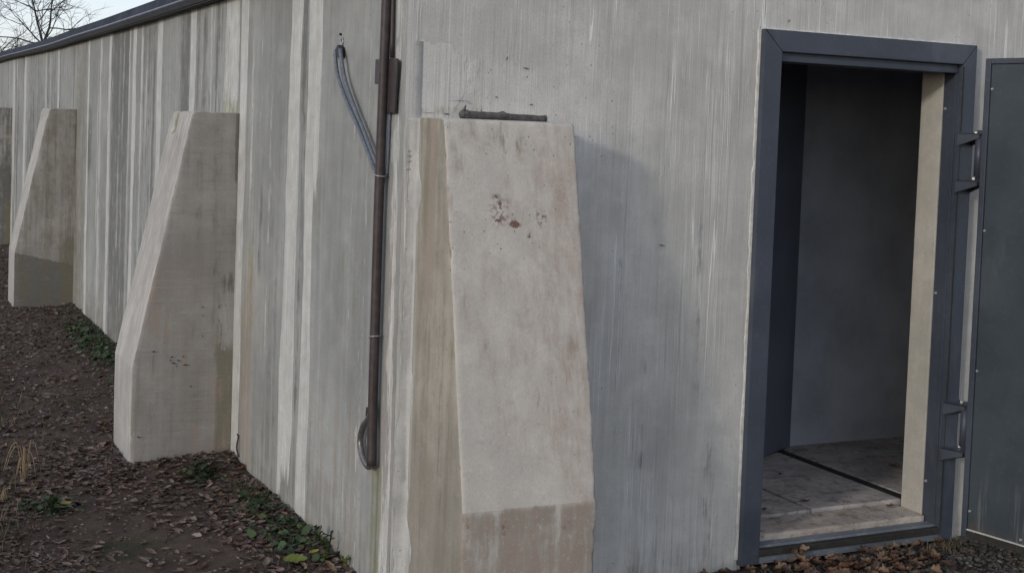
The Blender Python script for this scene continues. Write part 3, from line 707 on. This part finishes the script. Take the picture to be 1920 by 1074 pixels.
# two slack cables from an eyelet in the wall down to the pipe
def cable(pts, label, mat):
    b = Vector(pts[0]); o = MB().tube(smooth_curve(pts, 8), .0075, 8).build('cable', mat, None, True)
    tag(o, label, 'cable', 'slack cables beside the conduit'); return o
cable([(-.014, .690, 1.925), (-.022, .688, 1.906), (-.022, .655, 1.828), (-.022, .54, 1.728), (-.022, .399, 1.631), (-.022, .289, 1.548), (-.022, .206, 1.482), (-.022, .17, 1.455)], 'left of two slack blue-grey cables hanging from a wall eyelet to the conduit', M_cable)
cable([(-.014, .650, 1.925), (-.026, .613, 1.903), (-.026, .554, 1.806), (-.026, .442, 1.708), (-.026, .33, 1.623), (-.026, .239, 1.55), (-.026, .175, 1.502), (-.022, .15, 1.48)], 'right of two slack blue-grey cables hanging from a wall eyelet to the conduit', M_cable)
ey = empty('cable_eyelet', (0, .66, 1.93)); tag(ey, 'small dark clamp with a pale eyelet holding two slack cables on the side wall', 'clamp')
MB().prism([(-.002, .715, 1.898), (-.002, .635, 1.892), (-.002, .640, 1.930), (-.002, .665, 1.94), (-.002, .70, 1.918)], (-.022, 0, 0)).build('clamp', M_black, ey, bevel=.003)
MB().tube([(-.002+.0, .672+.011*math.cos(t), 1.952+.014*math.sin(t)) for t in np.linspace(0, 2*math.pi, 16)], .004, 6, False).build('ring', M_wire, ey, True)
MB().tube([(.002, .69, 1.982), (-.008, .69, 1.982)], .0045, 8).build('peg', M_black, ey)

# ------------------------------------------------------------------ stick on the corner buttress
S = empty('stick', (.27, -.19, 1.676)); tag(S, 'short weathered grey stick with a spur lying on top of the corner buttress', 'stick')
zr = 1.672
ax = smooth_curve([(.115, -.196, zr+.017), (.15, -.197, zr+.016), (.22, -.199, zr+.015), (.265, -.198, zr+.017), (.30, -.199, zr+.013), (.36, -.2, zr+.012), (.423, -.2, zr+.012)], 6)
rad = [.013+.0025*float(fbm(i*.5, 0, 401)-.5)*2+(.003 if i in (4, 5) else 0)+(.002 if i in (18, 19) else 0) for i in range(len(ax))]
rad[0] = .008; rad[1] = .014; rad[2] = .015
MB().tube(ax, rad, 14).build('shaft', M_stick, S, True)
MB().tube([(.130, -.196, zr+.025), (.132, -.197, zr+.037), (.134, -.2, zr+.049)], [.007, .0045, .0012], 8).build('spur', M_stick, S, True)
MB().tube([(.185, -.196, zr+.026), (.190, -.196, zr+.038), (.187, -.197, zr+.046), (.190, -.197, zr+.053)], [.007, .006, .004, .0025], 8).build('lichen', M_plaster, S, True)
MB().tube([(.424, -.2, zr+.012), (.427, -.2, zr+.012)], [.0145, .0145], 14).build('end_ring', M_stick, S)

# ------------------------------------------------------------------ loose ground cover
def scatter_mesh(name, protoV, protoF, pos, rotz, tilt, tiltdir, scl, tint, mat, smooth=False):
    """many small pieces in one mesh; protoV (k,n,3) variants"""
    n = len(pos); k = len(protoV); which = RNG.integers(0, k, n)
    V = protoV[which]*scl[:, None, :]
    c, s_ = np.cos(rotz)[:, None], np.sin(rotz)[:, None]
    x = V[:, :, 0]*c-V[:, :, 1]*s_; y = V[:, :, 0]*s_+V[:, :, 1]*c; z = V[:, :, 2]
    tx = (np.cos(tiltdir)*np.tan(tilt))[:, None]; ty = (np.sin(tiltdir)*np.tan(tilt))[:, None]
    z = z+x*tx+y*ty
    P = np.stack([x+pos[:, None, 0], y+pos[:, None, 1], z+pos[:, None, 2]], -1).reshape(-1, 3)
    m = protoV.shape[1]
    F = (protoF[None]+(np.arange(n)*m)[:, None, None]).reshape(-1, protoF.shape[1])
    o = np_mesh(name, P, F, mat, None, smooth)
    t = np.repeat(tint, m, 0)
    setattr_rgb(o, 'tint', t[:, 0], t[:, 1], t[:, 2])
    return o
bmx = bmesh.new(); bmesh.ops.create_icosphere(bmx, subdivisions=1, radius=1); bmx.verts.ensure_lookup_table()
icoV = np.array([v.co[:] for v in bmx.verts]); icoF = np.array([[v.index for v in f.verts] for f in bmx.faces]); bmx.free()
stoneV = np.stack([icoV*(.72+.5*RNG.random((len(icoV), 1))) for _ in range(12)])
def tints(n, cols, w, var=.3):
    cols = np.array(cols); i = RNG.choice(len(cols), n, p=np.array(w)/sum(w))
    return cols[i]*(1-var+2*var*RNG.random((n, 1)))*(1+.12*(RNG.random((n, 3))-.5))
def inside_butt(x, y):
    r = (x > .03) & (y > -.01)
    for k in range(3): r |= (x > -.49) & (y > 2.18+k*SP) & (y < 2.70+k*SP)
    r |= (x > .04) & (x < .53) & (y > -.49)
    return r
def spots(n, x0, x1, y0, y1, keep=None, pw=1.):
    x = x0+(x1-x0)*RNG.random(n); y = y0+(y1-y0)*RNG.random(n)**pw
    k = ~inside_butt(x, y) & ~((x > 1.41) & (x < 2.52) & (y > -.045))
    if keep is not None: k &= RNG.random(n) < keep(x, y)
    return np.stack([x[k], y[k], ground_h(x[k], y[k])], 1)
MAUVE = [(.088, .064, .054), (.12, .091, .078), (.06, .044, .038), (.17, .138, .12), (.24, .20, .18), (.10, .07, .05)]
# path: flat chips of stone and bark, thicker against the wall
pA = spots(10000, -1.9, .0, .3, 3.2, lambda x, y: .16+.7*ss(.45, .65, fbm(x*2.2, y*2.2, 501))+.4*ss(-.35, -.05, x))
pB = spots(13000, -1.8, .0, 3.2, 13, lambda x, y: .4+.6*ss(.4, .6, fbm(x*2, y*2, 502)), 1.4)
p = np.concatenate([pA, pB]); n = len(p)
sz = (.004+.011*RNG.random(n)**2.2)*(1+.25*ss(3, 8, p[:, 1]))
p[:, 2] += sz*.15
o = scatter_mesh('path_gravel', stoneV, icoF, p, RNG.random(n)*6.28, (RNG.random(n)**2)*.5, RNG.random(n)*6.28,
                 np.stack([sz*(1+.7*RNG.random(n)), sz*(.7+.5*RNG.random(n)), sz*(.22+.4*RNG.random(n))], 1), tints(n, MAUVE, (5, 4, 3, 1.6, .45, 1.5)), M_tint)
tag(o, 'brown gravel and bark chips strewn over the path', 'gravel', kind='stuff')
# front: rounded dark pebbles by the door
p = spots(11000, .5, 3.4, -1.1, .0); n = len(p); sz = .005+.007*RNG.random(n); p[:, 2] += sz*.4+.004*RNG.random(n)
o = scatter_mesh('door_gravel', stoneV, icoF, p, RNG.random(n)*6.28, RNG.random(n)*.4, RNG.random(n)*6.28,
                 np.stack([sz*(1+.5*RNG.random(n)), sz, sz*(.6+.3*RNG.random(n))], 1), tints(n, [(.07, .065, .06), (.045, .042, .038), (.12, .11, .10), (.09, .07, .06), (.055, .06, .05)], (4, 4, 1.2, 2, 2)), M_tint, True)
tag(o, 'dark grey rounded gravel outside the doorway', 'gravel', kind='stuff')
# leaf shapes
def leaf_shape(lobes, curl, seed, n=9, width=.5):
    """a curled dead leaf: rows along the midrib"""
    rr = random.Random(seed); V = []; F = []
    for i in range(n+1):
        t = i/n; wdt = width*math.sin(math.pi*min(1, t*.96+.02))**.75*(1+.35*lobes*math.sin(t*math.pi*5+seed))
        bz = curl*(t-.5)**2*1.6
        for s_ in (-1, -.5, 0, .5, 1):
            y = s_*wdt*.5*(1+.15*rr.uniform(-1, 1))
            V.append((t-.5, y, bz+curl*abs(s_)**1.6*wdt*(1.2+.5*rr.uniform(-1, 1))+.02*rr.uniform(-1, 1)))
    for i in range(n):
        for k in range(4): a = i*5+k; F.append((a, a+1, a+6, a+5))
    return np.array(V), np.array(F)
LV = np.stack([leaf_shape(.6 if k % 2 else .1, .12+.06*k, k, 5, .42+.04*(k % 4))[0] for k in range(10)]); LF = leaf_shape(0, 0, 0, 5)[1]
BROWN = [(.085, .052, .034), (.12, .075, .045), (.06, .038, .028), (.17, .115, .07), (.10, .08, .062)]
p = np.concatenate([spots(9000, -1.7, .0, .3, 3.2, lambda x, y: .22+.8*ss(.42, .62, fbm(x*2.2, y*2.2, 501))+.4*ss(-.35, -.1, x)), spots(5500, -1.6, 0, 3.2, 12), spots(350, -.6, .0, 1.4, 2.19), spots(260, -.35, .0, .3, 1.6)]); n = len(p); sz = .012+.042*RNG.random(n)**1.8
p[:, 2] += .006
o = scatter_mesh('leaf_litter', LV, LF, p, RNG.random(n)*6.28, RNG.random(n)*.45, RNG.random(n)*6.28, np.stack([sz, sz, sz*(.2+.7*RNG.random(n))], 1), tints(n, BROWN+[(.13, .092, .076), (.09, .062, .052), (.20, .16, .135)], (2, 1.5, 2, .7, 2.5, 5, 5, 1.2)), M_leafm)
tag(o, 'brown dead leaves rotting on the path and along the wall foot', 'leaves', kind='stuff')
# grass blades and small round-leaved weeds
bl = np.array([(-.5, 0, 0), (.5, 0, 0), (-.42, .12, .45), (.42, .12, .45), (-.25, .4, .8), (.25, .4, .8), (0, .75, 1.0)]); blF = np.array([(0, 1, 3, 2), (2, 3, 5, 4), (4, 5, 6, 6)])
blF = np.array([(0, 1, 3), (0, 3, 2), (2, 3, 5), (2, 5, 4), (4, 5, 6)])
def grass(name, p, h, wd, cols, wts, label):
    n = len(p); hh = h*(.5+.8*RNG.random(n))
    o = scatter_mesh(name, bl[None], blF, p, RNG.random(n)*6.28, RNG.random(n)*.3, RNG.random(n)*6.28, np.stack([wd*(.7+.6*RNG.random(n)), hh*(.4+.8*RNG.random(n)), hh], 1), tints(n, cols, wts), M_leafm)
    tag(o, label, 'grass', kind='stuff')
GREEN = [(.032, .048, .018), (.05, .072, .025), (.025, .037, .016), (.10, .09, .045)]
clump = lambda cx, cy, rx, ry, n: np.stack([cx+rx*RNG.normal(size=n)*.5, cy+ry*RNG.normal(size=n)*.5], 1)
def lay(q):
    q = q[~inside_butt(q[:, 0], q[:, 1]) & (q[:, 0] < -.005)]; return np.column_stack([q, ground_h(q[:, 0], q[:, 1])])
gp = np.concatenate([lay(clump(-.10, 5.8, .16, 1.5, 1500)), lay(clump(-.10, 4.9, .10, .6, 350)), lay(clump(-.17, 1.95, .06, .08, 110)), lay(clump(-.08, 1.6, .07, .15, 90)), lay(clump(-.12, 1.3, .10, .15, 120)), lay(clump(-.90, 1.62, .10, .10, 160)),
                     lay(clump(-1.15, 1.3, .25, .4, 200)), lay(clump(-.1, .75, .12, .25, 90)), lay(clump(-1.15, 2.6, .2, 1.2, 160))])
grass('grass', gp, .030, .0032, GREEN, (4, 2, 3, .6), 'short green grass growing along the wall foot and path edge')
wp = np.concatenate([lay(clump(-.10, .82, .12, .36, 230)), lay(clump(-.10, 1.35, .10, .3, 90)), lay(clump(-.12, 5.6, .16, 1.3, 600)), lay(clump(-.9, 1.6, .12, .12, 90)), lay(clump(-.2, 1.9, .12, .12, 60))]); n = len(wp); sz = .008+.014*RNG.random(n)**1.5
wp[:, 2] += .006+.022*RNG.random(n)
th = np.linspace(0, 2*math.pi, 9)[:-1]
discV = np.array([(0, 0, -.12)]+[(math.cos(t)*(1+.12*math.cos(3*t)), .85*math.sin(t), .1*math.cos(2*t)) for t in th]); discF = np.array([(0, 1+i, 1+(i+1) % 8) for i in range(8)])
o = scatter_mesh('ground_weeds', discV[None], discF, wp, RNG.random(n)*6.28, RNG.random(n)*.7, RNG.random(n)*6.28, np.stack([sz, sz, sz], 1), tints(n, [(.035, .06, .022), (.05, .085, .03), (.022, .04, .018), (.09, .12, .035)], (4, 2, 4, .5)), M_leafm)
tag(o, 'small round-leaved green weeds creeping along the wall foot', 'weeds', kind='stuff')
DRY = [(.16, .115, .065), (.22, .165, .095), (.10, .075, .045)]
gp = np.concatenate([lay(clump(-1.25, 2.2, .4, 1.6, 900)), lay(clump(-1.1, 4, .35, 1.8, 700))])
grass('dry_grass', gp, .06, .003, DRY+[(.05, .05, .025)], (3, 1.2, 4, 3), 'flattened dry brown grass along the far side of the path')

# arching straw tufts
def straw(cx, cy, blades, h, seed, label):
    rr = random.Random(seed); z0 = float(ground_h(cx, cy)); t = empty('dry_grass_tuft', (cx, cy, z0)); tag(t, label, 'grass tuft', 'dry straw tufts at the path edge')
    for k in range(blades):
        a = rr.uniform(0, 6.28); L = h*rr.uniform(.6, 1.15); sp = rr.uniform(.25, .8)
        d = Vector((math.cos(a), math.sin(a), 0)); b = Vector((cx, cy, z0-.004))+d*rr.uniform(0, .02)
        pk = rr.uniform(.75, 1.)
        pts = [b, b+d*L*.08*sp+Vector((0, 0, L*.5)), b+d*L*.25*sp+Vector((0, 0, L*pk)), b+d*L*.55*sp+Vector((0, 0, L*pk*.85)), b+d*L*.8*sp+Vector((0, 0, L*(pk-.62)))]
        if rr.random() < .4: pts = pts[:3]
        P2 = smooth_curve(pts, 5); o = MB().tube(P2, [.0022*(1-.6*i/len(P2)) for i in range(len(P2))], 5).build('blade', M_straw, t, True)
M_straw = plain('straw', (.27, .20, .115), .7, .3, 40)
straw(-.955, 2.10, 14, .17, 3, 'arching pale straw tuft at the left edge of the path')
straw(-1.06, 3.25, 8, .09, 5, 'low straw tuft at the path edge behind the arching one')
straw(-1.10, 1.72, 9, .07, 8, 'small flattened straw tuft in front of the arching one')

# weeds with upright leaves at the wall foot
M_weed = plain('weed_leaf', (.032, .045, .018), .55, .35, 60)
M_weed2 = plain('bright_weed_leaf', (.085, .125, .025), .55, .3, 40)
def weed(cx, cy, stems, h, lw, mat, seed, label, spread=.5):
    rr = random.Random(seed); z0 = float(ground_h(cx, cy)); t = empty('weed', (cx, cy, z0)); tag(t, label, 'weed', 'weeds at the wall foot')
    for k in range(stems):
        a = rr.uniform(2.0, 5.2) if spread > .3 else rr.uniform(0, 6.28); d = Vector((math.cos(a)*.6, math.sin(a), 0)); L = h*rr.uniform(.5, 1.1)
        b = Vector((cx, cy, z0-.005)); e = b+d*L*spread*rr.uniform(.3, 1)+Vector((0, 0, L))
        mid = b.lerp(e, .5)+Vector((0, 0, L*.1)); P2 = smooth_curve([b, mid, e], 4)
        MB().tube(P2, .0016, 5).build('stem', mat, t, True)
        for q in range(3):
            c = P2[-1-q*2]; V, F_ = leaf_shape(.1, .25, rr.randint(0, 99), 6, .5)
            l = lw*rr.uniform(.7, 1.2); m = Matrix.Translation(c) @ Matrix.Rotation(rr.uniform(0, 6.28), 4, 'Z') @ Matrix.Rotation(rr.uniform(-1.3, -.3), 4, 'Y') @ Matrix.Scale(l, 4)
            MB().add([m @ (Vector(v)+Vector((.5, 0, 0))) for v in V], F_.tolist()).build('leaf', mat, t, True)
weed(-.035, .635, 5, .075, .028, M_weed, 1, 'dark upright weed against the wall foot left of the drainpipe')
weed(-.04, .53, 4, .085, .026, M_weed, 2, 'dark leafy weed sprig against the wall foot, nearer the corner')
weed(-.02, .40, 3, .05, .025, M_weed2, 3, 'small bright weed tip at the wall foot close to the corner')
weed(-.065, .50, 4, .02, .022, M_weed2, 4, 'low yellowish green weed beside the yellow leaf', .9)
weed(-.89, 1.62, 7, .03, .04, M_weed, 6, 'green weed rosette at the left of the path', .9)

# single leaves that stand out
def one_leaf(name, loc, rz, L, tilt, tint, lobes, curl, seed, label, group=None, wd=.5, ry=0):
    V, F_ = leaf_shape(lobes, curl, seed, 12, wd)
    o = np_mesh(name, V, F_, M_leafm, None, True); setattr_rgb(o, 'tint', *[np.full(len(V), c) for c in tint])
    o.location = loc; o.rotation_euler = (tilt, ry, rz); o.scale = (L, L, L); tag(o, label, 'leaf', group); return o
gh = lambda x, y: float(ground_h(x, y))
one_leaf('fallen_leaf', (-.085, .575, gh(-.085, .575)+.022), .55, .055, .25, (.36, .29, .045), 0, .12, 3, 'bright yellow narrow leaf lying on the path by the wall foot', wd=.36)
one_leaf('fallen_leaf', (-.17, .53, gh(-.17, .53)+.02), -.3, .09, .12, (.13, .16, .03), .35, .10, 5, 'large yellow green leaf on the path in front of the yellow leaf', wd=.8)
one_leaf('fallen_leaf', (-.845, 1.60, gh(-.845, 1.6)+.025), .1, .05, .3, (.25, .18, .05), .1, .12, 7, 'ochre leaf beside the green weed rosette left of the path')
# drift of curled leaves under the threshold
protos = []
for k in range(7):
    V, F_ = leaf_shape(.5+.1*(k % 3), .28+.10*(k % 4), 60+k, 12, .55+.05*(k % 3)); protos.append((V, F_))
LT = [(.11, .068, .048), (.14, .085, .055), (.075, .05, .042), (.19, .13, .085), (.095, .07, .058), (.15, .07, .042)]
meshes = []
for k in range(14):
    V, F_ = protos[k % 7]; o = np_mesh('fallen_leaf', V, F_, M_leafm, None, True); c = LT[k % 6]; setattr_rgb(o, 'tint', *[np.full(len(V), q) for q in c]); meshes.append(o.data); bpy.data.objects.remove(o)
rr = random.Random(12)
for k in range(170):
    if k < 130: x = 1.44+.85*rr.random()**.9; y = -.05-.26*rr.random()**1.2
    else: x = 1.2+1.25*rr.random(); y = -.03-.35*rr.random()
    if x > 1.41 and y > -.05: y = -.06
    o = bpy.data.objects.new('fallen_leaf', rr.choice(meshes)); COL.objects.link(o); L = rr.uniform(.025, .062)
    o.location = (x, y, gh(x, y)+.014+.012*rr.random()); o.rotation_euler = (rr.uniform(-.6, .6), rr.uniform(-.5, .5), rr.uniform(0, 6.28)); o.scale = (L, L, L)
    tag(o, 'curled brown dead leaf lying on the dark gravel in front of the doorway', 'leaf', 'dead leaves drifted below the threshold')
for k, (x, z, rz) in enumerate([(1.66, .045, .4), (1.71, .04, 2.2), (1.69, .03, 1.2)]):
    o = bpy.data.objects.new('fallen_leaf', meshes[k*3]); COL.objects.link(o); o.location = (x, -.052, z); o.rotation_euler = (1.1, .3*k, rz); o.scale = (.05,)*3
    tag(o, 'curled brown dead leaf propped against the black threshold strip', 'leaf', 'dead leaves propped on the threshold')
for k, (x, y, z, l) in enumerate([(2.02, .34, .106, .05), (1.78, .30, .102, .035), (2.36, .19, .094, .04), (2.2, .75, .106, .03), (2.85, .72, .102, .05)]):
    o = bpy.data.objects.new('fallen_leaf', meshes[k*2+1]); COL.objects.link(o); o.location = (x, y, z); o.rotation_euler = (.1*k-.2, .1, k*1.3); o.scale = (l, l, l*.5)
    tag(o, 'dry brown leaf blown onto the concrete floor inside the doorway', 'leaf', 'leaves blown inside the doorway')
p = np.column_stack([2.40+.10*RNG.normal(size=160)*.5, -.10+.05*RNG.normal(size=160)*.5, np.zeros(160)]); p[:, 2] = ground_h(p[:, 0], p[:, 1])
grass('dry_grass', p, .035, .004, DRY+[(.06, .065, .03)], (3, 3, 2, 3), 'small dry grass clump at the foot of the hinge jamb')

# ------------------------------------------------------------------ bare tree behind the far end of the building
def bare_tree(loc, seed, fork, limbs, trunk_r, label, depth=4, spread=.55, name='bare_tree'):
    rr = random.Random(seed); t = empty(name, loc); tag(t, label, 'tree' if name == 'bare_tree' else 'shrub')
    L0 = Vector(loc)
    tr = MB(); tr.tube(smooth_curve([L0, L0+Vector((.05, 0, fork*.5)), L0+Vector((0, 0, fork))], 6), [trunk_r*(1.5-.5*i/12) for i in range(13)], 9); tr.build('trunk', M_bark, t, True)
    cr = MB()
    def grow(p, d, L, r, lev):
        pts = [p]; q = p; dd = d.normalized(); n = 4
        for i in range(n):
            dd = (dd+Vector((rr.gauss(0, .16), rr.gauss(0, .16), rr.gauss(.02, .13)))).normalized(); q = q+dd*L/n; pts.append(q)
        cr.tube(pts, [r*(1-.45*i/n) for i in range(n+1)], 6 if lev > 2 else 4 if lev > 0 else 3, False)
        if lev <= 0: return
        for k in range(rr.randint(2, 4) if lev > 1 else rr.randint(2, 4)):
            i = rr.randint(1, n); a = Vector((rr.gauss(0, 1), rr.gauss(0, 1), rr.gauss(.05, .8))).normalized()
            grow(pts[i], dd*(1-spread)+a*spread, L*rr.uniform(.5, .78), max(.0032, r*.5), lev-1)
        grow(pts[-1], dd, L*.7, max(.0032, r*.55), lev-1)
    for (d, L, r) in limbs: grow(L0+Vector((0, 0, fork)), Vector(d), L, r, depth)
    cr.build('crown', M_bark, t)
bare_tree((1.76, 25.8, 0), 21, 3.05, [((-.35, -.1, 1.1), .95, .028), ((.02, .2, 1.1), .8, .024), ((.55, -.1, .75), .75, .03), ((-.9, .1, .12), 1.0, .018), ((.8, .3, .25), .7, .014), ((-.75, -.2, .75), .8, .018), ((.3, .2, .9), .8, .016)], .05, 'bare leafless tree showing above the far end of the roof', 3, .5)
bare_tree((.2, 24.6, 0), 33, 1.6, [((.55, .1, .9), 1.3, .03), ((.7, .1, .55), 1.2, .022), ((-.3, .1, 1), 1.2, .022), ((.35, -.1, 1.2), 1.4, .022)], .05, 'bare tree at the left edge with branches reaching over the roof end', 3)
bare_tree((1.15, 27.5, 0), 41, 2.0, [((.3, 0, 1), .7, .015), ((-.3, .1, 1), .7, .015), ((0, .2, 1), .75, .015), ((.6, .1, .8), .6, .012), ((-.6, -.1, .8), .6, .012)], .03, 'dense twiggy bare shrub low behind the roof end', 4, .75, 'bare_shrub')
